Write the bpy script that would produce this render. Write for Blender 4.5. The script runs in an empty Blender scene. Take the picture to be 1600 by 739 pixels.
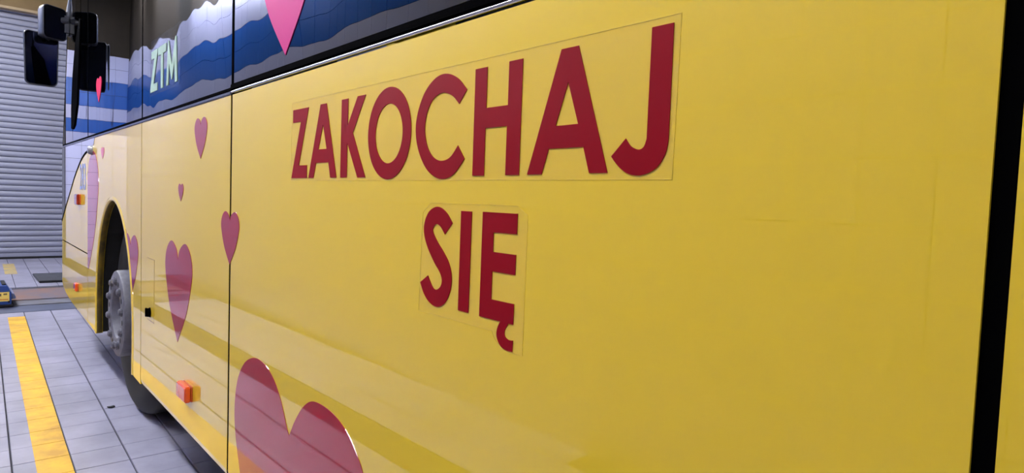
import bpy, bmesh, math, random
from mathutils import Vector, Matrix
from mathutils.geometry import tessellate_polygon
random.seed(7)
scene = bpy.context.scene
COL = scene.collection

# ------------------------------------------------------------------ camera
cam_data = bpy.data.cameras.new('camera')
cam = bpy.data.objects.new('camera', cam_data)
COL.objects.link(cam)
cam_data.sensor_width = 36.0
cam_data.lens = 988.0 / 1600.0 * 36.0
cam_data.clip_start = 0.02
F = Vector((-872.0, -85.5, 988.0)).normalized()          # along the bus, towards its front
Dn = Vector((-658.0, 18230.0, 988.0))
Dn = (Dn - F * Dn.dot(F)).normalized()                    # straight down
Yi = F.cross(Dn).normalized()
if Yi.z < 0: Yi = -Yi                                      # into the bus side
right = Vector((-F.x, Yi.x, -Dn.x)); down = Vector((-F.y, Yi.y, -Dn.y)); fwd = Vector((-F.z, Yi.z, -Dn.z))
CAM = Vector((0.0, -0.554, 1.08))
m = Matrix.Identity(4)
for r in range(3):
    m[r][0] = right[r]; m[r][1] = -down[r]; m[r][2] = -fwd[r]; m[r][3] = CAM[r]
cam.matrix_world = m
scene.camera = cam

# ------------------------------------------------------------------ world and exposure
world = bpy.data.worlds.new('world'); scene.world = world
world.use_nodes = True
world.node_tree.nodes['Background'].inputs[0].default_value = (0.80, 0.86, 1.0, 1)
world.node_tree.nodes['Background'].inputs[1].default_value = 0.01
vs = scene.view_settings
vs.view_transform = 'Standard'; vs.look = 'None'; vs.gamma = 1.0; vs.use_curve_mapping = False
vs.exposure = 0.32
LAMP_STRENGTH = 64.0
LAMP2_STRENGTH = 125.0
LAMP_COLOR = (0.93, 0.95, 1.0, 1)
scene.cycles.use_denoising = True
scene.cycles.max_bounces = 8
scene.cycles.caustics_reflective = False
scene.cycles.caustics_refractive = False

# ------------------------------------------------------------------ helpers
def s2l(c):
    c /= 255.0
    return c / 12.92 if c <= 0.04045 else ((c + 0.055) / 1.055) ** 2.4
def rgb(r, g, b): return (s2l(r), s2l(g), s2l(b), 1)

def mat(name, color, rough=0.5, metal=0.0, var=0.0, vscale=8.0, color2=None, bump=0.0, bscale=40.0, coat=0.0,
        coat_ior=1.55, ior=1.5, emit=None, estr=0.0, objvar=0.0, coat_rough=0.03):
    M = bpy.data.materials.new(name); M.use_nodes = True
    nt = M.node_tree; b = nt.nodes['Principled BSDF']
    b.inputs['Base Color'].default_value = color
    b.inputs['Roughness'].default_value = rough
    b.inputs['Metallic'].default_value = metal
    b.inputs['IOR'].default_value = ior
    b.inputs['Coat Weight'].default_value = coat
    b.inputs['Coat Roughness'].default_value = coat_rough
    b.inputs['Coat IOR'].default_value = coat_ior
    if emit:
        b.inputs['Emission Color'].default_value = emit
        b.inputs['Emission Strength'].default_value = estr
    tc = nt.nodes.new('ShaderNodeTexCoord')
    geo = nt.nodes.new('ShaderNodeNewGeometry')
    last = None
    if var > 0 or color2:
        n = nt.nodes.new('ShaderNodeTexNoise'); n.inputs['Scale'].default_value = vscale
        n.inputs['Detail'].default_value = 6; n.inputs['Roughness'].default_value = 0.6
        nt.links.new(geo.outputs['Position'], n.inputs['Vector'])
        mx = nt.nodes.new('ShaderNodeMix'); mx.data_type = 'RGBA'
        c2 = color2 or tuple(max(0, c * (1 - var)) for c in color[:3]) + (1,)
        mx.inputs[6].default_value = color; mx.inputs[7].default_value = c2
        rp = nt.nodes.new('ShaderNodeMapRange'); rp.inputs[1].default_value = 0.35; rp.inputs[2].default_value = 0.65
        nt.links.new(n.outputs['Fac'], rp.inputs[0]); nt.links.new(rp.outputs[0], mx.inputs[0])
        last = mx.outputs[2]
    if objvar > 0:
        oi = nt.nodes.new('ShaderNodeObjectInfo')
        hsv = nt.nodes.new('ShaderNodeHueSaturation')
        mr = nt.nodes.new('ShaderNodeMapRange'); mr.inputs[3].default_value = 1 - objvar; mr.inputs[4].default_value = 1 + objvar
        nt.links.new(oi.outputs['Random'], mr.inputs[0]); nt.links.new(mr.outputs[0], hsv.inputs['Value'])
        hsv.inputs['Color'].default_value = color
        if last: nt.links.new(last, hsv.inputs['Color'])
        last = hsv.outputs[0]
    if last: nt.links.new(last, b.inputs['Base Color'])
    if bump > 0:
        n2 = nt.nodes.new('ShaderNodeTexNoise'); n2.inputs['Scale'].default_value = bscale; n2.inputs['Detail'].default_value = 2
        nt.links.new(geo.outputs['Position'], n2.inputs['Vector'])
        bp = nt.nodes.new('ShaderNodeBump'); bp.inputs['Strength'].default_value = 1.0; bp.inputs['Distance'].default_value = bump
        nt.links.new(n2.outputs['Fac'], bp.inputs['Height']); nt.links.new(bp.outputs[0], b.inputs['Normal'])
        nt.links.new(bp.outputs[0], b.inputs['Coat Normal'])
    return M

def glass(name, tint, refl=(0.97, 0.97, 1.0, 1), wave=0.0, wscale=1.5, ior=1.52, rough=0.01):
    """thin pane: clear part tinted, mirror part by Fresnel"""
    M = bpy.data.materials.new(name); M.use_nodes = True
    nt = M.node_tree; nt.nodes.remove(nt.nodes['Principled BSDF'])
    out = nt.nodes['Material Output']
    tr = nt.nodes.new('ShaderNodeBsdfTransparent'); tr.inputs[0].default_value = tint
    gl = nt.nodes.new('ShaderNodeBsdfGlossy'); gl.inputs[0].default_value = refl; gl.inputs['Roughness'].default_value = rough
    fr = nt.nodes.new('ShaderNodeFresnel'); fr.inputs[0].default_value = ior
    mx = nt.nodes.new('ShaderNodeMixShader')
    nt.links.new(fr.outputs[0], mx.inputs[0]); nt.links.new(tr.outputs[0], mx.inputs[1]); nt.links.new(gl.outputs[0], mx.inputs[2])
    nt.links.new(mx.outputs[0], out.inputs[0])
    if wave > 0:
        geo = nt.nodes.new('ShaderNodeNewGeometry')
        mp = nt.nodes.new('ShaderNodeMapping'); mp.inputs['Scale'].default_value = (1.6, 1.0, 0.5)
        nt.links.new(geo.outputs['Position'], mp.inputs[0])
        n = nt.nodes.new('ShaderNodeTexNoise'); n.inputs['Scale'].default_value = wscale; n.inputs['Detail'].default_value = 1.5
        nt.links.new(mp.outputs[0], n.inputs['Vector'])
        bp = nt.nodes.new('ShaderNodeBump'); bp.inputs['Distance'].default_value = wave; bp.inputs['Strength'].default_value = 1.0
        nt.links.new(n.outputs['Fac'], bp.inputs['Height'])
        nt.links.new(bp.outputs[0], gl.inputs['Normal']); nt.links.new(bp.outputs[0], fr.inputs['Normal'])
    return M

def film_mat(name, color, amount):
    M = bpy.data.materials.new(name); M.use_nodes = True
    nt = M.node_tree; b = nt.nodes['Principled BSDF']; out = nt.nodes['Material Output']
    b.inputs['Base Color'].default_value = color; b.inputs['Roughness'].default_value = 0.25
    tr = nt.nodes.new('ShaderNodeBsdfTransparent'); mx = nt.nodes.new('ShaderNodeMixShader')
    mx.inputs[0].default_value = amount
    nt.links.new(tr.outputs[0], mx.inputs[1]); nt.links.new(b.outputs[0], mx.inputs[2]); nt.links.new(mx.outputs[0], out.inputs[0])
    return M

def link(name, me, material, parent=None, smooth=False):
    o = bpy.data.objects.new(name, me); COL.objects.link(o)
    if material and not me.materials: me.materials.append(material)
    if parent:
        o.parent = parent
        if parent.type == 'EMPTY': o.matrix_parent_inverse = Matrix.Translation(-Vector(parent.location))
    if smooth:
        me.polygons.foreach_set('use_smooth', [True] * len(me.polygons))
    return o

def from_bm(name, bm, material, parent=None, bevel=0.0, seg=2, smooth=False):
    if bevel > 0:
        bmesh.ops.recalc_face_normals(bm, faces=bm.faces[:]); bm.normal_update()
        es = [e for e in bm.edges if len(e.link_faces) == 2 and e.calc_face_angle(0) > 0.6]
        bmesh.ops.bevel(bm, geom=es, offset=bevel, segments=seg, affect='EDGES', clamp_overlap=True)
    bmesh.ops.recalc_face_normals(bm, faces=bm.faces[:])
    me = bpy.data.meshes.new(name); bm.to_mesh(me); bm.free()
    return link(name, me, material, parent, smooth)

def add_box(bm, x0, x1, y0, y1, z0, z1):
    v = [bm.verts.new(p) for p in ((x0,y0,z0),(x1,y0,z0),(x1,y1,z0),(x0,y1,z0),(x0,y0,z1),(x1,y0,z1),(x1,y1,z1),(x0,y1,z1))]
    for f in ((3,2,1,0),(4,5,6,7),(0,1,5,4),(1,2,6,5),(2,3,7,6),(3,0,4,7)): bm.faces.new([v[i] for i in f])

def box(name, x0, x1, y0, y1, z0, z1, material, parent=None, bevel=0.0, seg=2):
    bm = bmesh.new(); add_box(bm, x0, x1, y0, y1, z0, z1)
    return from_bm(name, bm, material, parent, bevel, seg)

def prism(name, loops, a0, a1, material, parent=None, axis='y'):
    """loops of 2D points ((x,z) for axis y, (y,z) for axis x, (x,y) for axis z) extruded from a0 to a1"""
    def P(p, a):
        return (p[0], a, p[1]) if axis == 'y' else ((a, p[0], p[1]) if axis == 'x' else (p[0], p[1], a))
    tris = tessellate_polygon([[Vector((p[0], p[1], 0)) for p in l] for l in loops])
    bm = bmesh.new(); fr = []; bk = []
    for l in loops:
        for p in l: fr.append(bm.verts.new(P(p, a0))); bk.append(bm.verts.new(P(p, a1)))
    for t in tris:
        try:
            bm.faces.new([fr[i] for i in t]); bm.faces.new([bk[i] for i in reversed(t)])
        except ValueError: pass
    o = 0
    for l in loops:
        n = len(l)
        for i in range(n):
            j = (i + 1) % n
            bm.faces.new([fr[o+i], fr[o+j], bk[o+j], bk[o+i]])
        o += n
    return from_bm(name, bm, material, parent)

def curve(pts, n=6):
    """open Catmull-Rom through pts"""
    out = []
    q = [pts[0]] + list(pts) + [pts[-1]]
    for i in range(1, len(q) - 2):
        p0, p1, p2, p3 = q[i-1], q[i], q[i+1], q[i+2]
        for k in range(n):
            t = k / n
            out.append(tuple(0.5 * (2*p1[d] + (p2[d]-p0[d])*t + (2*p0[d]-5*p1[d]+4*p2[d]-p3[d])*t*t + (3*p1[d]-p0[d]-3*p2[d]+p3[d])*t**3) for d in (0, 1)))
    out.append(pts[-1])
    return out

def ellipse(cx, cz, a, b, n=48):
    return [(cx + a*math.cos(2*math.pi*i/n), cz + b*math.sin(2*math.pi*i/n)) for i in range(n)]

def lathe(name, prof, cx, cz, material, parent=None, seg=48, smooth=True, cap=True):
    """profile of (radius, y) turned about a y-parallel axis through (cx, cz)"""
    bm = bmesh.new(); rings = []
    for r, y in prof:
        rings.append([bm.verts.new((cx + r*math.cos(2*math.pi*i/seg), y, cz + r*math.sin(2*math.pi*i/seg))) for i in range(seg)])
    for a, b in zip(rings, rings[1:]):
        for i in range(seg):
            j = (i+1) % seg
            bm.faces.new([a[i], a[j], b[j], b[i]])
    if cap:
        bm.faces.new(rings[0]); bm.faces.new(rings[-1])
    o = from_bm(name, bm, material, parent)
    if smooth:
        me = o.data
        me.polygons.foreach_set('use_smooth', [True]*len(me.polygons))
        me.set_sharp_from_angle(angle=math.radians(35))
    return o

def tube(name, pts, r, material, parent=None, seg=10):
    bm = bmesh.new(); rings = []
    P = [Vector(p) for p in pts]
    for i, p in enumerate(P):
        d = (P[min(i+1, len(P)-1)] - P[max(i-1, 0)]).normalized()
        u = d.cross(Vector((0.3, 0.5, 0.81))).normalized(); w = d.cross(u)
        rings.append([bm.verts.new(p + r*(u*math.cos(2*math.pi*k/seg) + w*math.sin(2*math.pi*k/seg))) for k in range(seg)])
    for a, b in zip(rings, rings[1:]):
        for k in range(seg): bm.faces.new([a[k], a[(k+1) % seg], b[(k+1) % seg], b[k]])
    bm.faces.new(rings[0]); bm.faces.new(rings[-1])
    return from_bm(name, bm, material, parent, smooth=True)

def tag(o, label=None, cat=None, group=None, kind=None):
    if label: o['label'] = label
    if cat: o['category'] = cat
    if group: o['group'] = group
    if kind: o['kind'] = kind
    return o
def struct(o, label, cat): return tag(o, label, cat, kind='structure')
def empty(name, loc):
    o = bpy.data.objects.new(name, None); COL.objects.link(o); o.location = loc
    return o

# ------------------------------------------------------------------ materials
M_yellow = mat('bus_yellow_paint', rgb(232, 197, 44), rough=0.4, ior=1.2, coat_ior=1.95, coat=1.0, coat_rough=0.015, bump=0.00012, bscale=2.2)
M_crimson = mat('crimson_vinyl', rgb(162, 7, 44), rough=0.35, ior=1.15, coat_ior=1.9, coat=1.0, coat_rough=0.03)
M_letter = mat('lettering_vinyl', rgb(136, 1, 21), rough=0.5, ior=1.2, coat=0.0, coat_rough=0.08)
M_pink = mat('pink_vinyl', rgb(186, 34, 116), rough=0.5, ior=1.15, coat=0.0)
M_red_heart = mat('window_heart_vinyl', rgb(200, 30, 74), rough=0.5, ior=1.2)
M_pale = mat('pale_green_vinyl', rgb(150, 178, 158), rough=0.5)
M_digit = mat('pale_blue_digits', rgb(120, 140, 200), rough=0.4)
M_film = film_mat('clear_sticker_film', rgb(250, 235, 190), 0.05)
M_film_glass = film_mat('clear_sticker_film_on_glass', rgb(120, 125, 140), 0.03)
M_film_edge = mat('sticker_film_edge', rgb(222, 192, 60), rough=0.4)
M_glass = glass('tinted_window_glass', (0.05, 0.055, 0.07, 1), refl=(0.86, 0.90, 1.0, 1), wave=0.004, wscale=1.5, ior=1.53)
M_clear = glass('clear_corner_glass', (0.62, 0.64, 0.70, 1), ior=1.4)
M_dark_glass = mat('dark_gloss_panel', rgb(40, 44, 70), rough=0.05, coat=1.0, ior=1.8, coat_rough=0.01)
M_black = mat('black_rubber', rgb(4, 4, 5), rough=0.7, ior=1.03)
M_gap = mat('dark_gap', rgb(4, 4, 5), rough=0.8, ior=1.02)
M_trim = mat('chrome_trim', rgb(178, 182, 196), rough=0.16, metal=1.0)
M_plastic = mat('black_mirror_plastic', rgb(20, 22, 32), rough=0.42, coat=0.2, coat_rough=0.2)
M_mirror = mat('mirror_glass', rgb(66, 70, 92), rough=0.03, metal=1.0)
M_mirror_dark = mat('dark_reflection_glass', rgb(6, 6, 9), rough=0.15, ior=1.3)  # near-black stands in for a dark reflection, put into the glass colour
M_tyre = mat('tyre_rubber', rgb(10, 10, 11), rough=0.75, var=0.3, vscale=30)
M_wheel = mat('grey_wheel_steel', rgb(102, 101, 112), rough=0.55, var=0.35, vscale=25, bump=0.0006, bscale=60)
M_wheel_dark = mat('dirty_wheel_steel', rgb(52, 52, 56), rough=0.7, var=0.3, vscale=25)
M_under = mat('underbody_black', rgb(14, 14, 15), rough=0.9)
M_interior = mat('dark_bus_interior', rgb(34, 36, 44), rough=0.8)
M_orange = mat('orange_lens', rgb(226, 76, 14), rough=0.2, coat=0.8)
M_orange_shaded = mat('shaded_orange_lens', rgb(140, 22, 20), rough=0.2, coat=0.8)  # orange lens on its dark end, shade put into the red colour
M_lamp_base = mat('lamp_base_orange', rgb(196, 84, 30), rough=0.5)
M_grey_knob = mat('grey_plastic', rgb(120, 122, 130), rough=0.35, coat=0.5)
M_tile = mat('floor_tile_grey', rgb(162, 160, 180), rough=0.42, color2=rgb(136, 135, 152), vscale=3.0, objvar=0.05, coat=0.25, coat_rough=0.25, bump=0.0003, bscale=35)
M_grout = mat('dark_grout', rgb(58, 58, 66), rough=0.9, var=0.3, vscale=12)
M_stripe = mat('yellow_floor_paint', rgb(236, 186, 26), rough=0.5, color2=rgb(196, 146, 36), vscale=7.0)
M_stripe_worn = mat('worn_yellow_floor_paint', rgb(206, 176, 92), rough=0.6, color2=rgb(160, 150, 130), vscale=9.0)
M_rust = mat('rusty_steel_plate', rgb(128, 96, 82), rough=0.75, color2=rgb(96, 98, 116), vscale=3.2, bump=0.002, bscale=25)
M_steel = mat('blue_grey_steel_plate', rgb(108, 110, 126), rough=0.6, color2=rgb(92, 86, 84), vscale=4.0, bump=0.001, bscale=25)
M_steel_dark = mat('dark_steel_plate', rgb(78, 84, 108), rough=0.55, var=0.3, vscale=5)
M_floor_bars = mat('dark_floor_bars', rgb(34, 33, 34), rough=0.8)  # for the added dark bars that the side panels reflect
M_mat = mat('dark_rubber_mat', rgb(52, 53, 60), rough=0.8, color2=rgb(70, 72, 80), vscale=14)
M_blue = mat('blue_painted_steel', rgb(34, 70, 142), rough=0.4, var=0.25, vscale=10)
M_blue_grey = mat('worn_blue_steel', rgb(96, 104, 138), rough=0.5)
M_label = mat('yellow_sticker', rgb(250, 216, 110), rough=0.5)
M_print = mat('dark_print', rgb(120, 100, 60), rough=0.6)
M_print_red = mat('red_print', rgb(214, 120, 50), rough=0.6)
M_slat = mat('door_slat_grey', rgb(146, 148, 166), rough=0.42, metal=0.0, coat=0.2, coat_rough=0.2, var=0.06, vscale=2)
M_seal = mat('door_seal_black', rgb(14, 14, 18), rough=0.8)
M_frame = mat('door_guide_grey', rgb(110, 112, 122), rough=0.5)
M_lintel = mat('beige_lintel', rgb(128, 104, 66), rough=0.7, var=0.15, vscale=3)
M_lintel_edge = mat('light_lintel_edge', rgb(168, 146, 112), rough=0.6)
M_wall_tile = mat('white_wall_tile', rgb(208, 209, 242), rough=0.25)
M_wall_blue = mat('blue_wall_tile', rgb(44, 104, 196), rough=0.25)
M_wall_grout = mat('wall_grout', rgb(96, 98, 112), rough=0.9)
M_brown = mat('brown_upper_wall', rgb(56, 46, 34), rough=0.8, var=0.3, vscale=2)
M_ceiling = mat('dark_ceiling', rgb(60, 54, 46), rough=0.9)
M_plain_wall = mat('plain_grey_wall', rgb(150, 150, 158), rough=0.8)
M_lamp = mat('lamp_diffuser', (0.9, 0.9, 0.9, 1), rough=0.5, emit=LAMP_COLOR, estr=LAMP_STRENGTH)
M_lamp2 = mat('fill_lamp_diffuser', (0.9, 0.9, 0.9, 1), rough=0.5, emit=LAMP_COLOR, estr=LAMP2_STRENGTH)  # glow of the added fill lamp at the door end
M_housing = mat('lamp_housing', rgb(200, 200, 205), rough=0.5)

# ------------------------------------------------------------------ the hall
XE, YS, ZC = -11.55, -1.507, 4.2       # end wall with the door, tiled side wall, ceiling
XR, YF = 5.5, 5.0
A = -0.0255                            # the tile grid runs a little askew to the bus
EX = Vector((math.cos(A), math.sin(A), 0)); EY = Vector((-math.sin(A), math.cos(A), 0))
P0 = Vector((-2.836, -0.035, 0)); S = 0.1835
def grid(a, b, z=0.0): return P0 + EX*a + EY*b + Vector((0, 0, z))

bm = bmesh.new(); add_box(bm, XE-0.3, XR, YS-0.05, YF, -0.12, -0.0102)
floor = struct(from_bm('floor', bm, M_grout), 'grey tiled garage floor with dark joints', 'floor')

def rot_box(name, a0, a1, b0, b1, z0, z1, material, parent, bevel=0.0):
    bm = bmesh.new(); add_box(bm, a0, a1, b0, b1, z0, z1)
    o = from_bm(name, bm, material, None, bevel)
    o.location = P0; o.rotation_euler = (0, 0, A); o.parent = parent
    return o
D0, D1 = -8.22 - P0.x, -6.73 - P0.x     # drain channel across the hall (grid coordinate along the bus)
B_BARS = (-0.95, -0.76)
# one tile mesh shared by all
GL, GT = 0.0030, 0.0017
bm = bmesh.new(); add_box(bm, GT, S-GT, GL, S-GL, -0.010, 0.0)
es = [e for e in bm.edges if all(abs(v.co.z) < 1e-6 for v in e.verts)]
bmesh.ops.bevel(bm, geom=es, offset=0.0012, segments=1, affect='EDGES')
tile_me = bpy.data.meshes.new('floor_tile'); bm.to_mesh(tile_me); bm.free(); tile_me.materials.append(M_tile)
far_v, far_f = [], []
ni0, ni1 = int((XE - P0.x)/S) - 1, int((XR - P0.x)/S)
for i in range(ni0, ni1):
    a = i*S
    if a + S > D0 + 0.02 and a < D1 - 0.02: continue
    for j in range(-9, 20):
        p = grid(a, j*S)
        if p.y < YS - 0.02 or p.x < XE - 0.2: continue
        if B_BARS[0] - 0.1 < j*S < B_BARS[1] - 0.08: continue
        if -6.75 < p.x < -2.15 and -4 <= j <= 4:
            o = bpy.data.objects.new('floor_tile', tile_me); COL.objects.link(o)
            o.location = p + Vector((0, 0, random.uniform(-0.0006, 0.0006))); o.rotation_euler = (0, 0, A); o.parent = floor
        else:
            k = len(far_v)
            c = [grid(a+GT, j*S+GL), grid(a+S-GT, j*S+GL), grid(a+S-GT, j*S+S-GL), grid(a+GT, j*S+S-GL)]
            far_v += [tuple(q + Vector((0,0,-0.010))) for q in c] + [tuple(q) for q in c]
            far_f += [(k+4,k+5,k+6,k+7),(k,k+1,k+5,k+4),(k+1,k+2,k+6,k+5),(k+2,k+3,k+7,k+6),(k+3,k,k+4,k+7)]
me = bpy.data.meshes.new('distant_floor_tiles'); me.from_pydata(far_v, [], far_f)
tag(link('distant_floor_tiles', me, M_tile, floor), kind='stuff')
# yellow painted line, broken by the tile joints
def stripe(name, a0, a1, b0, b1, material):
    bm = bmesh.new(); i = math.floor(a0/S)
    while i*S < a1:
        x0, x1 = max(a0, i*S+GT), min(a1, (i+1)*S-GT)
        if x1 - x0 > 0.01: add_box(bm, x0, x1, b0, b1, -0.004, 0.0012)
        i += 1
    o = from_bm(name, bm, material); o.location = P0; o.rotation_euler = (0,0,A); o.parent = floor
    return o
tag(stripe('painted_line', -6.47-P0.x, 1.5, -S-0.112, -S-0.002, M_stripe), 'yellow line painted along the floor')
tag(stripe('painted_line', -10.85-P0.x, -9.6-P0.x, -0.245, -0.125, M_stripe_worn), 'worn yellow paint patch near the roller door')
# drain channel with steel plates
rot_box('drain_plate', D0+0.01, -7.45-P0.x, -1.4, 2.8, -0.03, -0.003, M_rust, floor, 0.003)
rot_box('drain_plate', -7.36-P0.x, -7.10-P0.x, -1.4, 2.8, -0.03, 0.000, M_steel, floor, 0.003)
rot_box('drain_plate', -7.09-P0.x, D1-0.01, -1.4, 2.8, -0.03, -0.006, M_steel_dark, floor, 0.003)
for k in range(40):                     # unseen dark floor bars, added for the dark band reflected in the panels
    rot_box('dark_floor_bar', -9.0 + k*0.25, -9.0 + k*0.25 + 0.22, B_BARS[0]-0.06, B_BARS[1]+0.05, -0.03, -0.003, M_floor_bars, floor)

# end wall, lintel and roller door
DY0, DY1, DZ = -0.62, 3.9, 3.55
def tile_wall(parent, plane, u0, u1, z1, blue):
    """glazed wall tiles, 0.2 m; plane = ('x', at) or ('y', at); facing the hall"""
    T = 0.2
    data = {0: ([], []), 1: ([], [])}
    n = int(round((u1-u0)/T)); nz = math.ceil(z1/T - 0.01)
    for i in range(n):
        for k in range(nz):
            z0 = k*T + (z1 - nz*T)
            V, Fc = data[1 if any(b0 <= z0 + T/2 < b1 for b0, b1 in blue) else 0]
            a0, a1, c0, c1 = u0+i*T+0.002, u0+(i+1)*T-0.002, z0+0.002, z0+T-0.002
            q = len(V)
            for d in (0.0, 0.006):
                for a, c in ((a0,c0),(a1,c0),(a1,c1),(a0,c1)):
                    V.append((plane[1]+d, a, c) if plane[0] == 'x' else (a, plane[1]+d, c))
            Fc += [(q+4,q+5,q+6,q+7),(q,q+1,q+5,q+4),(q+1,q+2,q+6,q+5),(q+2,q+3,q+7,q+6),(q+3,q,q+4,q+7)]
    for key, nm, mt in ((0, 'white_wall_tiles', M_wall_tile), (1, 'blue_wall_tiles', M_wall_blue)):
        V, Fc = data[key]
        if not V: continue
        me = bpy.data.meshes.new(nm); me.from_pydata(V, [], Fc); me.update()
        bm = bmesh.new(); bm.from_mesh(me); bmesh.ops.recalc_face_normals(bm, faces=bm.faces[:]); bm.to_mesh(me); bm.free()
        tag(link(nm, me, mt, parent), kind='stuff')

wall_left = struct(box('wall_left', XE, XR, YS-0.2, YS, 0, ZC, M_brown), 'white tiled side wall with a blue tile band', 'wall')
tile_wall(wall_left, ('y', YS), XE, XE + 17.0, 3.05, [(2.24, 2.66)])
bm = bmesh.new()
add_box(bm, XE-0.25, XE-0.01, YS, DY0, 0, ZC)
add_box(bm, XE-0.25, XE-0.01, DY1, YF, 0, ZC)
add_box(bm, XE-0.25, XE-0.01, DY0, DY1, DZ, ZC)
wall_front = struct(from_bm('wall_front', bm, M_brown), 'end wall around the roller door', 'wall')
tile_wall(wall_front, ('x', XE-0.01), YS+0.007, YS+0.807, 3.1, [(2.25, 2.72), (1.88, 2.1)])
lint = struct(box('trim_1', XE-0.02, XE+0.12, DY0-0.1, DY1+0.1, DZ, ZC-0.01, M_lintel), 'beige lintel panel above the roller door', 'lintel')
box('lintel_edge', XE-0.02, XE+0.125, DY0-0.1, DY1+0.1, DZ-0.035, DZ, M_lintel_edge, lint)
struct(box('wall_back', XR, XR+0.2, YS, YF, 0, ZC, M_plain_wall), 'plain wall behind the bus', 'wall')
struct(box('wall_right', XE, XR, YF, YF+0.2, 0, ZC, M_plain_wall), 'plain far wall of the hall', 'wall')
struct(box('ceiling', XE-0.2, XR+0.2, YS-0.2, YF+0.2, ZC, ZC+0.15, M_ceiling), 'dark ceiling of the hall', 'ceiling')

door = struct(empty('door_1', (XE, (DY0+DY1)/2, 0)), 'grey roller shutter door of horizontal slats', 'door')
PITCH = 0.0812
prof = [(0.0, 0.004), (0.010, 0.008), (0.017, 0.022), (0.020, 0.040), (0.017, 0.058), (0.010, 0.072), (0.003, 0.0775), (-0.002, 0.0812)]
bm = bmesh.new(); L = (DY1-DY0)/2 - 0.02
ra = [bm.verts.new((x-0.03, -L, z)) for x, z in prof]; rb = [bm.verts.new((x-0.03, L, z)) for x, z in prof]
for i in range(len(prof)-1): bm.faces.new([ra[i], rb[i], rb[i+1], ra[i+1]])
bk = [bm.verts.new((-0.05, -L, 0.004)), bm.verts.new((-0.05, L, 0.004)), bm.verts.new((-0.05, L, PITCH)), bm.verts.new((-0.05, -L, PITCH))]
bm.faces.new([ra[0], bk[0], bk[1], rb[0]]); bm.faces.new([ra[-1], rb[-1], bk[2], bk[3]]); bm.faces.new(bk)
bmesh.ops.recalc_face_normals(bm, faces=bm.faces[:])
slat_me = bpy.data.meshes.new('slat'); bm.to_mesh(slat_me); bm.free(); slat_me.materials.append(M_slat)
for k in range(43):
    o = bpy.data.objects.new('slat', slat_me); COL.objects.link(o); o.parent = door
    o.location = (0, 0, 0.085 + k*PITCH)
box('bottom_bar', XE-0.05, XE-0.005, DY0+0.02, DY1-0.02, 0.03, 0.085, M_slat, door, 0.004)
box('bottom_seal', XE-0.05, XE+0.0, DY0+0.02, DY1-0.02, 0.0, 0.03, M_seal, door)
for y0, y1 in ((DY0-0.06, DY0+0.03), (DY1-0.03, DY1+0.06)):
    box('guide_rail', XE-0.009, XE+0.04, y0, y1, 0, DZ-0.035, M_frame, door, 0.004)

# strip lamps along the top of the tiled wall
LAMPS = [(-6.9, 'first strip lamp from the roller door'), (-5.2, 'second strip lamp from the roller door'), (-3.5, 'third strip lamp from the roller door'),
         (-1.1, 'fourth strip lamp from the roller door'), (3.6, 'added strip lamp nearest the back wall')]  # last one added to light the back wall for the mirrors
for x, lab in LAMPS:
    t = tag(empty('strip_lamp', (x, YS, 3.2)), lab + ', white, on tiled wall', 'lamp', 'strip lamps along the tiled wall')
    box('housing', x-0.8, x+0.8, YS, YS+0.34, 3.30, 3.37, M_housing, t, 0.01)
    box('diffuser', x-0.76, x+0.76, YS+0.20, YS+0.32, 3.22, 3.30, M_lamp, t, 0.01)
# unseen lamp on the ceiling, added to brighten the door end
x = -9.3
t = tag(empty('fill_lamp', (x, -0.85, ZC)), 'added long white fill lamp above the floor in front of the roller door', 'lamp')
box('housing', x-0.8, x+0.8, -0.98, -0.72, ZC-0.09, ZC, M_housing, t, 0.01)
box('diffuser', x-0.77, x+0.77, -0.96, -0.74, ZC-0.12, ZC-0.09, M_lamp2, t, 0.01)

# ------------------------------------------------------------------ things on the floor
mt = tag(empty('floor_mat', tuple(grid(-9.02-P0.x, 0.3))), 'dark rubber mat lying on tiles near the roller door', 'mat')
o = box('rubber_sheet', -9.42, -8.62, 0.14, 1.15, 0.001, 0.020, M_mat, mt, 0.006)
o2 = box('dark_edge', -8.64, -8.60, 0.14, 1.15, 0.001, 0.024, M_seal, mt, 0.005)

bl = tag(empty('steel_block', (-7.25, -0.45, 0)), 'blue steel block with yellow sticker on floor beside the drain', 'block')
prism('block_body', [[(-0.80,0.022),(-0.186,0.022),(-0.182,0.03),(-0.182,0.125),(-0.192,0.14),(-0.206,0.178),(-0.214,0.185),(-0.80,0.185)]], -7.50, -7.05, M_blue, bl, 'x')
prism('side_tab', [[(-0.20,0.064),(-0.155,0.066),(-0.150,0.078),(-0.163,0.112),(-0.20,0.118)]], -7.46, -7.07, M_blue_grey, bl, 'x')
box('base_plate', -7.52, -7.035, -0.82, -0.168, 0.001, 0.022, M_seal, bl, 0.004)
box('top_cap', -7.40, -7.12, -0.245, -0.215, 0.185, 0.194, M_seal, bl, 0.003)
lb = box('sticker', -7.0499, -7.047, -0.52, -0.197, 0.050, 0.131, M_label, bl)
box('print_mark', -7.0469, -7.0464, -0.275, -0.252, 0.096, 0.120, M_print, lb)
box('print_mark', -7.0469, -7.0464, -0.238, -0.212, 0.106, 0.120, M_print, lb)
box('print_mark', -7.0469, -7.0464, -0.500, -0.300, 0.096, 0.120, M_print, lb)
box('print_mark', -7.0469, -7.0464, -0.500, -0.205, 0.062, 0.070, M_print_red, lb)
lathe_b = []
for y, z in ((-0.20, 0.045), (-0.55, 0.045), (-0.55, 0.16)):
    box('bolt', -7.05, -7.04, y-0.008, y+0.008, z-0.008, z+0.008, M_seal, bl, 0.003)

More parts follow.
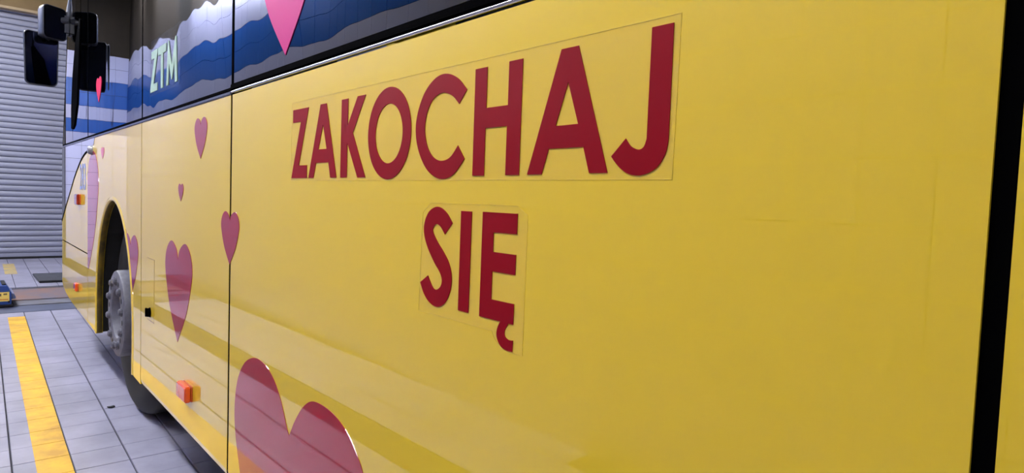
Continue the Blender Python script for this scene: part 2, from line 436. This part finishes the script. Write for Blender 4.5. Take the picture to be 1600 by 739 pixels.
fl = prism('debris_flake', [[(-3.585, 0.001), (-3.570, 0.004), (-3.562, 0.018), (-3.572, 0.033), (-3.588, 0.029), (-3.581, 0.015)]], 0.0008, 0.006, M_seal, None, 'z')
tag(fl, 'tiny dark flake lying on a floor tile beside the front wheel', 'debris')

# ------------------------------------------------------------------ the bus
bus = tag(empty('bus', (-0.4, 1.25, 0)), 'bright yellow city bus with crimson hearts and ZAKOCHAJ SIĘ lettering', 'bus')
X_F, X_C, X_D, X_M, X_G0, X_G1, X_R = -5.28, -4.178, -2.841, -1.767, -0.114, -0.099, 4.6
ZW = 1.336; G = 0.0042; TH = 0.03; ZB = 0.297
def panel(name, pts, parent=bus, y0=0.0, y1=TH, material=M_yellow):
    o = prism(name, [pts], y0, y1, material, parent)
    return o

# dark structure behind the panel joints
box('joint_backing', X_C-G, X_C+G, 0.0008, 0.05, 0.33, 2.6, M_gap, bus)
box('joint_backing', X_D-G, X_D+G, 0.0008, 0.05, 0.32, 2.6, M_gap, bus)
box('joint_backing', X_M-0.0065, X_M+0.0065, 0.0008, 0.05, 0.31, 2.6, M_gap, bus)
box('rubber_joint', X_G0, X_G1, 0.004, 0.03, ZB, 2.6, M_black, bus)
# flat panels
def skirt(x0, x1):    # panel with the lower edge tucked in
    bm = bmesh.new()
    prof = [(0.0, ZW), (0.0, ZB+0.022), (0.002, ZB+0.008), (0.008, ZB), (0.03, ZB), (0.03, ZW)]
    a = [bm.verts.new((x0, y, z)) for y, z in prof]; b = [bm.verts.new((x1, y, z)) for y, z in prof]
    for i in range(len(prof)):
        j = (i+1) % len(prof); bm.faces.new([a[i], a[j], b[j], b[i]])
    bm.faces.new(a); bm.faces.new(b)
    return from_bm('side_panel', bm, M_yellow, bus)
flap = skirt(X_D+G, X_M-0.0065)
main = skirt(X_M+0.0065, X_G0)
rear = skirt(X_G1, 1.4)
last = skirt(1.406, X_R)
# wheel arch panel
AX, AZ, AA, AB = -3.449, 0.47, 0.452, 0.550
def arch(n=40, ga=0.0): return [(AX + (AA+ga)*math.cos(math.pi*i/n), AZ + (AB+ga)*math.sin(math.pi*i/n)) for i in range(n+1)]
ap = arch()
arch_panel = panel('arch_panel', [(X_C+G, ZW), (X_C+G, 0.325), (-3.901, 0.311)] + list(reversed(ap)) + [(AX+AA, 0.36), (-3.01, ZB+0.004), (X_D-G, ZB), (X_D-G, ZW)])
# flared lip and return of the wheel arch
bm = bmesh.new(); prev = None
path = [(AX-AA, 0.312), (AX-AA, 0.39)] + list(reversed(ap)) + [(AX+AA, 0.40), (AX+AA-0.008, ZB+0.004)]
for i, (x, z) in enumerate(path):
    dx, dz = x-AX, max(0, z-AZ)
    n = Vector((dx/AA**2, 0, dz/AB**2)).normalized()
    ring = []
    for off, y in ((0.022, 0.0005), (0.012, -0.003), (0.004, -0.004), (-0.001, -0.002), (-0.002, 0.003)):
        ring.append(bm.verts.new((x + n.x*off, y, z + n.z*off)))
    if prev:
        for a, b, c, d in zip(prev, prev[1:], ring[1:], ring): bm.faces.new([a, b, c, d])
    prev = ring
lip = from_bm('arch_lip', bm, M_yellow, bus, smooth=True)
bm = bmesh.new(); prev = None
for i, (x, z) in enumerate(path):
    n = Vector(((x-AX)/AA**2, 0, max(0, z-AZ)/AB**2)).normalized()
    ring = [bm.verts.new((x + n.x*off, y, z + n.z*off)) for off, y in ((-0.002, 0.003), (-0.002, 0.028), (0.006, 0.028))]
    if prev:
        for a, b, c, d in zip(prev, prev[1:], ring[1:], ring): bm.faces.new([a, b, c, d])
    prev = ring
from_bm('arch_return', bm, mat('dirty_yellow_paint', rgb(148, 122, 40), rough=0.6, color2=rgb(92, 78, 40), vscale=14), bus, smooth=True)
# wheel well
bm = bmesh.new(); prev = None
for x, z in [(AX-AA-0.01, 0.315)] + [(AX + (AA+0.01)*math.cos(t), AZ + (AB+0.01)*math.sin(t)) for t in [math.pi - math.pi*i/30 for i in range(31)]] + [(AX+AA+0.01, 0.305)]:
    r = [bm.verts.new((x, 0.022, z)), bm.verts.new((x, 0.70, z)), bm.verts.new((AX + (x-AX)*0.02, 0.70, 0.25 + (z-0.25)*0.02))]
    if prev:
        bm.faces.new([prev[0], prev[1], r[1], r[0]]); bm.faces.new([prev[1], prev[2], r[2], r[1]])
    prev = r
from_bm('wheel_well', bm, M_under, bus, smooth=False)
# front corner: upper corner panel, dark wedge under the window, bumper
wedge = [(-5.287,0.84),(-5.08,0.945),(-4.871,1.042),(-4.70,1.125),(-4.538,1.19),(-4.43,1.226),(-4.339,1.249),(-4.26,1.264),(X_C-G,1.272)]
panel('corner_panel', [(X_F, 0.715)] + [(X_C-G, 0.711)] + list(reversed([(x, z-0.004) for x, z in wedge[1:]])) + [(X_F, 0.838)])
prism('corner_edge', [[(x, z-0.004) for x, z in wedge] + [(x, z+0.008) for x, z in reversed(wedge)]], -0.002, 0.02, M_black, bus)
panel('corner_glass_panel', [(X_F, ZW)] + [(X_F, 0.845)] + [(x, z+0.006) for x, z in wedge[1:]] + [(X_C-G, ZW)], material=M_dark_glass)
prism('glass_panel_end', [[(X_C+G, 1.276), (-4.05, 1.284), (-3.97, 1.305), (-3.945, ZW), (X_C+G, ZW)]], -0.0015, 0.0, M_dark_glass, arch_panel)
panel('bumper_corner', [(X_F, 0.708), (X_F-0.005, 0.43), (-5.24, 0.402), (-5.128, 0.376), (-4.98, 0.358), (-4.821, 0.346), (-4.58, 0.336), (-4.343, 0.330), (X_C-G, 0.325), (X_C-G, 0.704)])
box('joint_backing', X_F, X_C-G, 0.0008, 0.05, 0.7045, 0.7105, M_gap, bus)
# rounded front of the body
def front_shell(name, zs, material):
    """strip round the front: rounded corners, list of (z, x of the face)"""
    bm = bmesh.new(); prev = None; R = 0.12
    plan = [(0, 0)] + [(-R*math.sin(t)*1.0, R*(1-math.cos(t))) for t in [math.pi/2*i/8 for i in range(9)]]
    for z, x in zs:
        ring = [bm.verts.new((x + px, py, z)) for px, py in plan] + [bm.verts.new((x + px, 2.5-py, z)) for px, py in reversed(plan)]
        if prev:
            for a, b, c, d in zip(prev, prev[1:], ring[1:], ring): bm.faces.new([a, b, c, d])
        prev = ring
    return from_bm(name, bm, material, bus, smooth=True)
front_shell('front_bumper', [(0.40, X_F+0.05), (0.43, X_F), (0.708, X_F)], M_yellow)
front_shell('front_panel', [(0.712, X_F), (0.838, X_F)], M_yellow)
front_shell('front_mask', [(0.842, X_F), (ZW, X_F+0.02)], M_dark_glass)
front_shell('windscreen', [(ZW+0.004, X_F+0.03), (2.45, -4.88)], M_clear)
front_shell('destination_cap', [(2.45, -4.88), (2.85, -4.75)], M_yellow)
# windows
WT = 2.55; Y0, Y1 = 0.002, 0.008
bp_l = [(-4.808,1.437),(-4.864,1.605),(-4.748,1.777),(-4.611,1.966),(-4.457,2.046)]
bp_r = [(-4.432,2.034),(-4.457,1.915),(-4.509,1.746),(-4.561,1.569),(-4.669,1.452),(-4.752,1.430)]
bp_l = [(-4.80,1.437),(-4.805,1.56),(-4.745,1.75),(-4.63,1.93),(-4.457,2.046)]
prism('window_pane', [[(-5.235, ZW+0.012), (-4.775, ZW+0.012), (-4.79, 1.43)] + bp_l + [(-4.457, WT), (-4.86, WT)]], Y0, Y1, M_clear, bus)
prism('window_pane', [[(-4.77, ZW+0.012), (X_C-G, ZW+0.012), (X_C-G, WT), (-4.452, WT)] + bp_r + [(-4.775, 1.42)]], Y0, Y1, M_glass, bus)
prism('window_pillar', [bp_l + bp_r], -0.004, 0.012, M_black, bus)
for x0, x1 in ((X_C+G, X_D-G), (X_D+G, X_M-0.0065), (X_M+0.0065, 1.4), (1.42, X_R)):
    if x0 == X_M+0.0065: pane_main = box('window_pane', x0, x1, Y0, Y1, ZW+0.012, WT, M_glass, bus)
    elif x0 == X_D+G: pane_mid = box('window_pane', x0, x1, Y0, Y1, ZW+0.012, WT, M_glass, bus)
    elif x0 == X_C+G: pane_front = box('window_pane', x0, x1, Y0, Y1, ZW+0.012, WT, M_glass, bus)
    else: box('window_pane', x0, x1, Y0, Y1, ZW+0.012, WT, M_glass, bus)
# rubber and bright trim under the windows
box('window_rubber', X_M, X_R, -0.004, 0.012, 1.3482, 1.364, M_black, bus, 0.002)
box('window_rubber', -5.22, X_M, -0.003, 0.012, 1.3465, 1.356, M_black, bus, 0.002)
bm = bmesh.new(); prev = None
for x in (X_M, X_R):
    ring = [bm.verts.new((x, 0.003 - 0.006*math.sin(t), 1.3440 - 0.0040*math.cos(t))) for t in [math.pi*i/8 for i in range(9)]]
    if prev:
        for a, b, c, d in zip(prev, prev[1:], ring[1:], ring): bm.faces.new([a, b, c, d])
    prev = ring
from_bm('bright_trim', bm, M_trim, bus, smooth=True)
bm = bmesh.new(); add_box(bm, -5.23, X_M-0.003, -0.003, 0.01, 1.3375, 1.3462)
from_bm('window_sill_trim', bm, mat('grey_trim', rgb(96, 98, 112), rough=0.25, metal=0.6), bus, 0.002)
# rest of the body
box('roof_side', -4.75, X_R, 0.0, 0.06, WT, 2.9, M_yellow, bus, 0.02)
box('roof', -4.75, X_R, 0.05, 2.45, 2.86, 2.95, M_yellow, bus, 0.02)
box('far_side_panel', X_F+0.02, X_R, 2.46, 2.5, ZB, WT+0.3, M_yellow, bus)
box('rear_panel', X_R-0.05, X_R, 0.0, 2.5, ZB, 2.9, M_yellow, bus)
box('interior_lining', -4.1, X_R-0.06, 2.40, 2.455, 0.4, 2.8, M_interior, bus)
box('interior_floor', -4.9, X_R-0.06, 0.10, 2.4, 1.02, 1.06, M_interior, bus)
box('dashboard', -5.25, -4.85, 0.10, 2.4, 0.9, 1.33, M_interior, bus)
box('underbody', -5.15, AX-AA-0.02, 0.03, 2.45, 0.40, 0.44, M_under, bus)
box('underbody', AX+AA+0.02, X_R-0.06, 0.03, 2.45, 0.32, 0.36, M_under, bus)
box('underbody', AX-AA-0.02, AX+AA+0.02, 0.72, 1.78, 0.40, 0.44, M_under, bus)
box('shadow_block', -2.9, -2.45, 0.35, 0.75, 0.20, 0.33, M_under, bus, 0.05)  # unseen block, added for its shadow shapes under the bus
tube('axle', [(AX, 0.3, 0.46), (AX, 2.2, 0.46)], 0.07, M_under, bus)

# front wheel
def wheel(wx, yf, s, parent):
    """s=+1: outer side towards -y"""
    R = 0.488; Z = 0.49
    w = empty('front_wheel', (wx, yf, 0)); w.parent = parent; w.matrix_parent_inverse = Matrix.Translation(-Vector(parent.location))
    w2 = w
    def Yv(v): return yf + s*v
    def lp(name, prof, material, seg=48, cap=True):
        return lathe(name, [(r, Yv(y)) for r, y in prof], wx, Z, material, w2, seg, cap=cap)
    lp('tyre', [(0.29, 0.10), (0.33, 0.085), (0.39, 0.080), (0.44, 0.088), (0.47, 0.105), (R-0.003, 0.128), (R, 0.145), (R, 0.32), (R-0.004, 0.335), (0.44, 0.37), (0.30, 0.37), (0.28, 0.34)], M_tyre, 64, False)
    lp('rim', [(0.292, 0.098), (0.285, 0.105), (0.275, 0.14), (0.255, 0.20), (0.20, 0.20), (0.17, 0.14)], M_wheel_dark, 48, False)
    ring = lp('hub_ring', [(0.112, 0.16), (0.110, 0.03), (0.116, 0.014), (0.125, 0.010), (0.190, 0.010), (0.199, 0.014), (0.203, 0.022), (0.203, 0.078), (0.196, 0.088), (0.17, 0.14)], M_wheel, 56, False)
    lp('hub_cap', [(0.001, 0.10), (0.05, 0.105), (0.075, 0.118), (0.085, 0.15), (0.112, 0.155)], M_wheel, 32, False)
    for k in range(10):
        a = 2*math.pi*(k+0.3)/10; cx, cz = wx + 0.155*math.cos(a), Z + 0.155*math.sin(a)
        lathe('wheel_nut', [(0.019, Yv(0.011)), (0.019, Yv(0.004)), (0.0155, Yv(0.003)), (0.0155, Yv(-0.001)), (0.010, Yv(-0.005)), (0.001, Yv(-0.006))], cx, cz, M_wheel, ring, 10, smooth=False, cap=False)
        b = a + math.pi/10; bx, bz = wx + 0.158*math.cos(b), Z + 0.158*math.sin(b)
        lathe('ring_hole', [(0.013, Yv(0.0095)), (0.008, Yv(0.009)), (0.001, Yv(0.009))], bx, bz, M_under, ring, 10, smooth=False, cap=False)
    return w
wheel(-3.43, 0.0, 1, bus)
wheel(-3.43, 2.5, -1, bus)

# mirrors
def mirror(name, x, y0, y1, z0, z1, depth, glass_mat, yaw=0.0, taper=0.0):
    w = empty(name, (x, (y0+y1)/2, (z0+z1)/2)); w.parent = bus; w.matrix_parent_inverse = Matrix.Translation(-Vector(bus.location))
    W, H = (y1-y0)/2, (z1-z0)/2
    def rr(inset, rad, n=6):
        out = []; w_, h_ = W-inset, H-inset; rad = max(0.004, rad-inset)
        for q, (sy, sz) in enumerate(((1, 1), (-1, 1), (-1, -1), (1, -1))):
            for k in range(n+1):
                a = math.pi/2*(q + k/n)
                y = sy*(w_-rad) + rad*math.cos(a); z = sz*(h_-rad) + rad*math.sin(a)
                y = y*(1 + taper*z/H) ; z = z - 0.07*y*(1 if z > 0 else 0)
                out.append((y, z))
        return out
    RAD = 0.032
    bm = bmesh.new(); prev = None
    for x_, ins in ((-depth, 0.05), (-depth*0.97, 0.034), (-depth*0.85, 0.018), (-depth*0.55, 0.006), (-0.012, 0.0), (-0.003, 0.0006), (0.0, 0.003), (0.0, 0.006), (-0.003, 0.007)):
        ring = [bm.verts.new((x_, y, z)) for y, z in rr(ins, RAD)]
        if prev:
            for a, b, c, d in zip(prev, prev[1:]+prev[:1], ring[1:]+ring[:1], ring): bm.faces.new([a, b, c, d])
        else: bm.faces.new(ring)
        prev = ring
    hs = from_bm('housing', bm, M_plastic, w, smooth=True); hs.matrix_parent_inverse = Matrix.Identity(4)
    bm = bmesh.new()
    fr = [bm.verts.new((-0.0015, y, z)) for y, z in rr(0.0068, RAD)]; bk = [bm.verts.new((-0.006, y, z)) for y, z in rr(0.0068, RAD)]
    bm.faces.new(fr); bm.faces.new(bk)
    for a, b, c, d in zip(fr, fr[1:]+fr[:1], bk[1:]+bk[:1], bk): bm.faces.new([a, b, c, d])
    g = from_bm('mirror_glass', bm, glass_mat, w); g.matrix_parent_inverse = Matrix.Identity(4)
    w.rotation_euler = (0, 0, yaw)
    return w
mirror('main_mirror', -5.0, -0.222, -0.045, 1.706, 2.035, 0.085, M_mirror, yaw=0.12, taper=0.04)
mirror('wide_angle_mirror', -4.90, -0.142, -0.002, 1.985, 2.190, 0.11, M_mirror_dark, yaw=0.38)
tube('mirror_arm', [(-4.955, -0.11, 1.99), (-4.96, -0.085, 2.03), (-4.955, -0.03, 2.09), (-4.94, -0.005, 2.13), (-4.90, 0.01, 2.25), (-4.86, 0.03, 2.55)], 0.016, M_plastic, bus)
box('mirror_bracket', -4.985, -4.915, -0.035, 0.012, 2.03, 2.16, M_plastic, bus, 0.012)
lathe('bracket_knuckle', [(0.001, -0.045), (0.022, -0.043), (0.024, -0.02), (0.02, 0.0)], -4.93, 2.115, M_plastic, bus, 16)

# lamps, lock and knob on the side
def side_lamp(x0, x1, z0, z1, depth, lens):
    w = empty('marker_lamp', ((x0+x1)/2, 0, z0)); w.parent = bus; w.matrix_parent_inverse = Matrix.Translation(-Vector(bus.location))
    a = box('lamp_base', x0+0.002, x1-0.001, -0.006, 0.0, z0+0.001, z1-0.001, M_lamp_base, w, 0.001)
    b = box('lens', x0, x1, -depth, -0.004, z0, z1, lens, w, 0.004, 3)
    return w
side_lamp(-2.205, -2.105, 0.418, 0.468, 0.024, M_orange)
side_lamp(-4.53, -4.43, 0.972, 1.034, 0.021, M_orange_shaded)
side_lamp(-4.60, -4.52, 0.452, 0.498, 0.018, M_orange)
# lock flap: fine outline, black turn lock
fx0, fx1, fz0, fz1 = -2.735, -2.618, 0.580, 0.818
t_ = 0.002
bm = bmesh.new()
add_box(bm, fx0, fx1, -0.0006, 0.001, fz1-t_, fz1); add_box(bm, fx0, fx1, -0.0006, 0.001, fz0, fz0+t_)
add_box(bm, fx1-t_*0.6, fx1, -0.0006, 0.001, fz0, fz1)
from_bm('flap_outline', bm, mat('flap_outline_brown', rgb(150, 120, 40), rough=0.6), flap)
lk = lathe('turn_lock', [(0.001, -0.011), (0.014, -0.011), (0.017, -0.009), (0.017, -0.002), (0.020, 0.0)], -2.685, 0.612, M_black, flap, 20)
box('lock_handle', -2.694, -2.678, -0.016, -0.010, 0.595, 0.632, M_black, lk, 0.003)
lathe('side_knob', [(0.001, -0.022), (0.014, -0.021), (0.022, -0.014), (0.026, -0.002), (0.030, 0.0)], -4.03, 1.274, M_grey_knob, bus, 20)

# ------------------------------------------------------------------ lettering and hearts (flat vinyl on the paint and glass)
YL0, YL1 = -0.0011, -0.0002
def letter(loops, parent, material=M_letter, y0=YL0, y1=YL1): return prism('letter', loops, y0, y1, material, parent)
ZT, ZL = 1.2650, 1.1150
film = prism('clear_film', [[(-1.3640, 1.1090), (-0.3815, 1.1090), (-0.3795, 1.2775), (-1.3660, 1.2775)]], -0.0003, 0.0, M_film, main)
def outline(name, pts, w, parent, y=-0.0004):
    bm = bmesh.new(); n = len(pts)
    for i in range(n):
        a, b = Vector(pts[i]), Vector(pts[(i+1) % n]); d = (b-a).normalized(); q = Vector((-d.y, d.x))*w
        v = [bm.verts.new((p.x, yy, p.y)) for yy in (y, -0.0001) for p in (a, b, b+q, a+q)]
        for f in ((0,1,2,3),(7,6,5,4),(0,4,5,1),(1,5,6,2),(2,6,7,3),(3,7,4,0)): bm.faces.new([v[k] for k in f])
    return from_bm(name, bm, M_film_edge, parent)
outline('film_edge', [(-1.3640, 1.1090), (-0.3815, 1.1090), (-0.3795, 1.2775), (-1.3660, 1.2775)], 0.0006, film)
letter([[(-1.3560,1.2610),(-1.2763,1.2610),(-1.3220,1.1415),(-1.2805,1.1415),(-1.2805,1.1148),(-1.3602,1.1148),(-1.3145,1.2340),(-1.3560,1.2340)]], main)
letter([[(-1.2194,1.2614),(-1.1926,1.2614),(-1.1434,1.1148),(-1.1701,1.1148),(-1.1794,1.1451),(-1.2362,1.1451),(-1.2475,1.1148),(-1.2720,1.1148)],
        [(-1.2067,1.2204),(-1.1885,1.1719),(-1.2263,1.1719)]], main)
letter([[(-1.1268,1.2617),(-1.1003,1.2617),(-1.1003,1.2118),(-1.0637,1.2622),(-1.0335,1.2622),(-1.0799,1.1970),(-1.0290,1.1147),(-1.0589,1.1147),(-1.1007,1.1790),(-1.1007,1.1147),(-1.1272,1.1147)]], main)
letter([ellipse(-0.9510, 1.1887, 0.0707, 0.0777), ellipse(-0.9508, 1.1883, 0.0447, 0.0503)], main)
letter([curve([(-0.7348,1.2390),(-0.7567,1.2571),(-0.7845,1.2675),(-0.8129,1.2653),(-0.8417,1.2478),(-0.8609,1.2184),(-0.8667,1.1872),(-0.8560,1.1540),(-0.8303,1.1246),(-0.7952,1.1112),(-0.7628,1.1170),(-0.7355,1.1398)])
      + curve([(-0.7525,1.1598),(-0.7710,1.1432),(-0.7942,1.1384),(-0.8164,1.1453),(-0.8330,1.1630),(-0.8407,1.1885),(-0.8360,1.2130),(-0.8233,1.2306),(-0.8067,1.2388),(-0.7901,1.2401),(-0.7689,1.2330),(-0.7525,1.2199)])], main)
letter([[(-0.7159,1.2648),(-0.6894,1.2648),(-0.6894,1.2085),(-0.6436,1.2085),(-0.6436,1.2657),(-0.6168,1.2657),(-0.6168,1.1157),(-0.6441,1.1157),(-0.6441,1.1810),(-0.6898,1.1810),(-0.6898,1.1153),(-0.7159,1.1153)]], main)
letter([[(-0.5474,1.2667),(-0.5195,1.2667),(-0.4674,1.1168),(-0.4951,1.1168),(-0.5057,1.1475),(-0.5632,1.1475),(-0.5744,1.1160),(-0.6012,1.1160)],
        [(-0.5342,1.2258),(-0.5154,1.1750),(-0.5529,1.1748)]], main)
letter([[(-0.4150,1.2690),(-0.3880,1.2690)] + curve([(-0.3877,1.1508),(-0.3906,1.1365),(-0.3991,1.1233),(-0.4112,1.1161),(-0.4248,1.1135),(-0.4392,1.1159),(-0.4527,1.1243),(-0.4630,1.1350)])
      + curve([(-0.4434,1.1541),(-0.4362,1.1456),(-0.4258,1.1414),(-0.4189,1.1439),(-0.4154,1.1522)])], main)
f2 = [(-0.8400,1.0588),(-0.8188,1.0743),(-0.6176,1.0751),(-0.5974,1.0633),(-0.5981,0.8802),(-0.6249,0.8795),(-0.6400,0.8830),(-0.6512,0.8888),(-0.6580,0.8960),(-0.6616,0.9024),(-0.8449,0.9025)]
film2 = prism('clear_film', [f2], -0.0003, 0.0, M_film, main)
outline('film_edge', f2, 0.0004, film2)
letter([curve([(-0.7600,1.0457),(-0.7763,1.0611),(-0.7991,1.0689),(-0.8213,1.0613),(-0.8330,1.0450),(-0.8346,1.0272),(-0.8247,1.0067),(-0.8049,0.9838),(-0.7891,0.9698),(-0.7826,0.9585),(-0.7862,0.9478),(-0.7967,0.9419),(-0.8072,0.9451),(-0.8204,0.9612)])
      + curve([(-0.8414,0.9481),(-0.8303,0.9316),(-0.8139,0.9196),(-0.7923,0.9158),(-0.7721,0.9256),(-0.7599,0.9460),(-0.7581,0.9664),(-0.7648,0.9843),(-0.7789,0.9999),(-0.7956,1.0140),(-0.8091,1.0287),(-0.8089,1.0374),(-0.8007,1.0424),(-0.7897,1.0385),(-0.7786,1.0278)])], main)
letter([[(-0.7394,1.0645),(-0.7140,1.0645),(-0.7147,0.9188),(-0.7399,0.9188)]], main)
e_ = letter([[(-0.6890,1.0650),(-0.6162,1.0650),(-0.6162,1.0380),(-0.6641,1.0377),(-0.6641,1.0109),(-0.6167,1.0108),(-0.6170,0.9842),(-0.6643,0.9842),(-0.6646,0.9455),(-0.6172,0.9455),(-0.6174,0.9180),(-0.6897,0.9182)]], main)
prism('letter_tail', [[(-0.6432,0.9190),(-0.6265,0.9190)] + curve([(-0.6300,0.9135),(-0.6339,0.9075),(-0.6334,0.9000),(-0.6258,0.8962),(-0.6167,0.8969)]) + curve([(-0.6173,0.8817),(-0.6319,0.8817),(-0.6439,0.8871),(-0.6507,0.8982),(-0.6489,0.9093),(-0.6432,0.9190)])[:-1]], -0.0010, YL1, M_letter, main)

HEART = [(0,0.275),(-0.0226,0.310),(-0.085,0.3325),(-0.141,0.305),(-0.166,0.252),(-0.147,0.187),(-0.097,0.101),(0,0.0)]
def heart_pts(cx, ztip, w, h, half=None, lean=0.0):
    sx, sz = w/0.332, h/0.3325
    l = curve([(cx + x*sx, ztip + z*sz + lean*x*sx) for x, z in HEART], 6)
    r = curve([(cx - x*sx, ztip + z*sz - lean*x*sx) for x, z in HEART], 6)
    if half == 'right': return r
    return l + list(reversed(r))[1:-1]
def heart(pts, parent, material=M_crimson, y0=-0.0012, y1=-0.0002): return prism('heart', [pts], y0, y1, material, parent)
heart(heart_pts(-2.2870, 0.5750, 0.334, 0.333), flap)
heart(heart_pts(-1.7670, 0.8852, 0.148, 0.142), flap)
heart(heart_pts(-2.0430, 1.1756, 0.128, 0.122), flap)
heart(heart_pts(-2.2590, 1.0436, 0.062, 0.057), flap)
heart(heart_pts(-3.7060, 1.2209, 0.090, 0.056), arch_panel, mat('pale_red_heart_vinyl', rgb(205, 70, 90), rough=0.4, coat=0.6))  # paler red than the other hearts
# heart cut off by the front joint
hp = [p for p in heart_pts(-4.160, 0.605, 0.668, 0.665, 'right')]
heart([(X_C+G+0.001, hp[0][1])] + [p for p in hp if p[0] > X_C+G+0.001][:-1] + [(X_C+G+0.001, 0.63)], arch_panel)
# heart cut by the wheel arch
hp = []
for x, z in heart_pts(-3.037, 0.620, 0.292, 0.268):
    k = math.hypot((x-AX)/(AA+0.025), max(0, z-AZ)/(AB+0.025))
    if k < 1: x, z = AX + (x-AX)/k, AZ + (z-AZ)/k
    hp.append((x, z))
heart(hp, arch_panel)
# big heart running off the lower edge
heart(curve([(-1.3478,0.5449),(-1.3622,0.5591),(-1.4027,0.6150),(-1.4486,0.6520),(-1.5065,0.6724),(-1.575,0.6718),(-1.6424,0.6428),(-1.6903,0.5889),(-1.7107,0.5135),(-1.7014,0.441),(-1.6621,0.3489),(-1.642,0.322)])
    + curve([(-1.022,0.322),(-0.995,0.400),(-0.985,0.470),(-0.991,0.530),(-1.0116,0.5782),(-1.0379,0.6058),(-1.0852,0.638),(-1.1489,0.6552),(-1.2248,0.6543),(-1.2727,0.6317),(-1.3139,0.5916),(-1.3478,0.5449)])[:-1], main)
# on the glass
heart(heart_pts(-1.4100, 1.3876, 0.334, 0.333), pane_main, M_pink, 0.0004, 0.0018)
heart(heart_pts(-3.8300, 1.5100, 0.150, 0.125), pane_front, M_red_heart, 0.0004, 0.0018)
prism('clear_film', [[(-2.722,1.425),(-2.300,1.425),(-2.285,1.627),(-2.700,1.627)]], 0.0008, 0.0018, M_film_glass, pane_mid)
bm_pts = [(-2.722,1.425),(-2.300,1.425),(-2.285,1.627),(-2.700,1.627)]
pl = lambda loops: letter(loops, pane_mid, M_pale, 0.0002, 0.0016)
pl([[(-2.683,1.586),(-2.592,1.586),(-2.592,1.572),(-2.651,1.466),(-2.593,1.466),(-2.593,1.438),(-2.700,1.438),(-2.700,1.452),(-2.638,1.558),(-2.683,1.558)]])
pl([[(-2.583,1.586),(-2.468,1.586),(-2.468,1.558),(-2.511,1.558),(-2.511,1.438),(-2.541,1.438),(-2.541,1.558),(-2.583,1.558)]])
pl([[(-2.441,1.588),(-2.4345,1.588),(-2.391,1.497),(-2.346,1.588),(-2.334,1.588),(-2.322,1.438),(-2.350,1.438),(-2.357,1.512),(-2.386,1.452),(-2.396,1.452),(-2.427,1.512),(-2.437,1.438),(-2.464,1.438)]])
# fleet number on the front corner
def digits(text, x, z, size, parent):
    for k, ch in enumerate(text):
        cu = bpy.data.curves.new('digit', 'FONT'); cu.body = ch; cu.size = size; cu.extrude = 0.0006; cu.align_x = 'LEFT'; cu.resolution_u = 3
        t = bpy.data.objects.new('digit_source', cu)
        me = bpy.data.meshes.new_from_object(t)
        bpy.data.objects.remove(t)
        me.transform(Matrix.Translation((x + k*size*0.36, -0.0008, z)) @ Matrix.Rotation(math.pi/2, 4, 'X') @ Matrix.Diagonal((0.62, 1, 1, 1)))
        me.materials.clear(); link('digit', me, M_digit, parent)
corner = [o for o in COL.objects if o.name == 'corner_panel'][0]
digits('283', -4.46, 1.062, 0.215, corner)
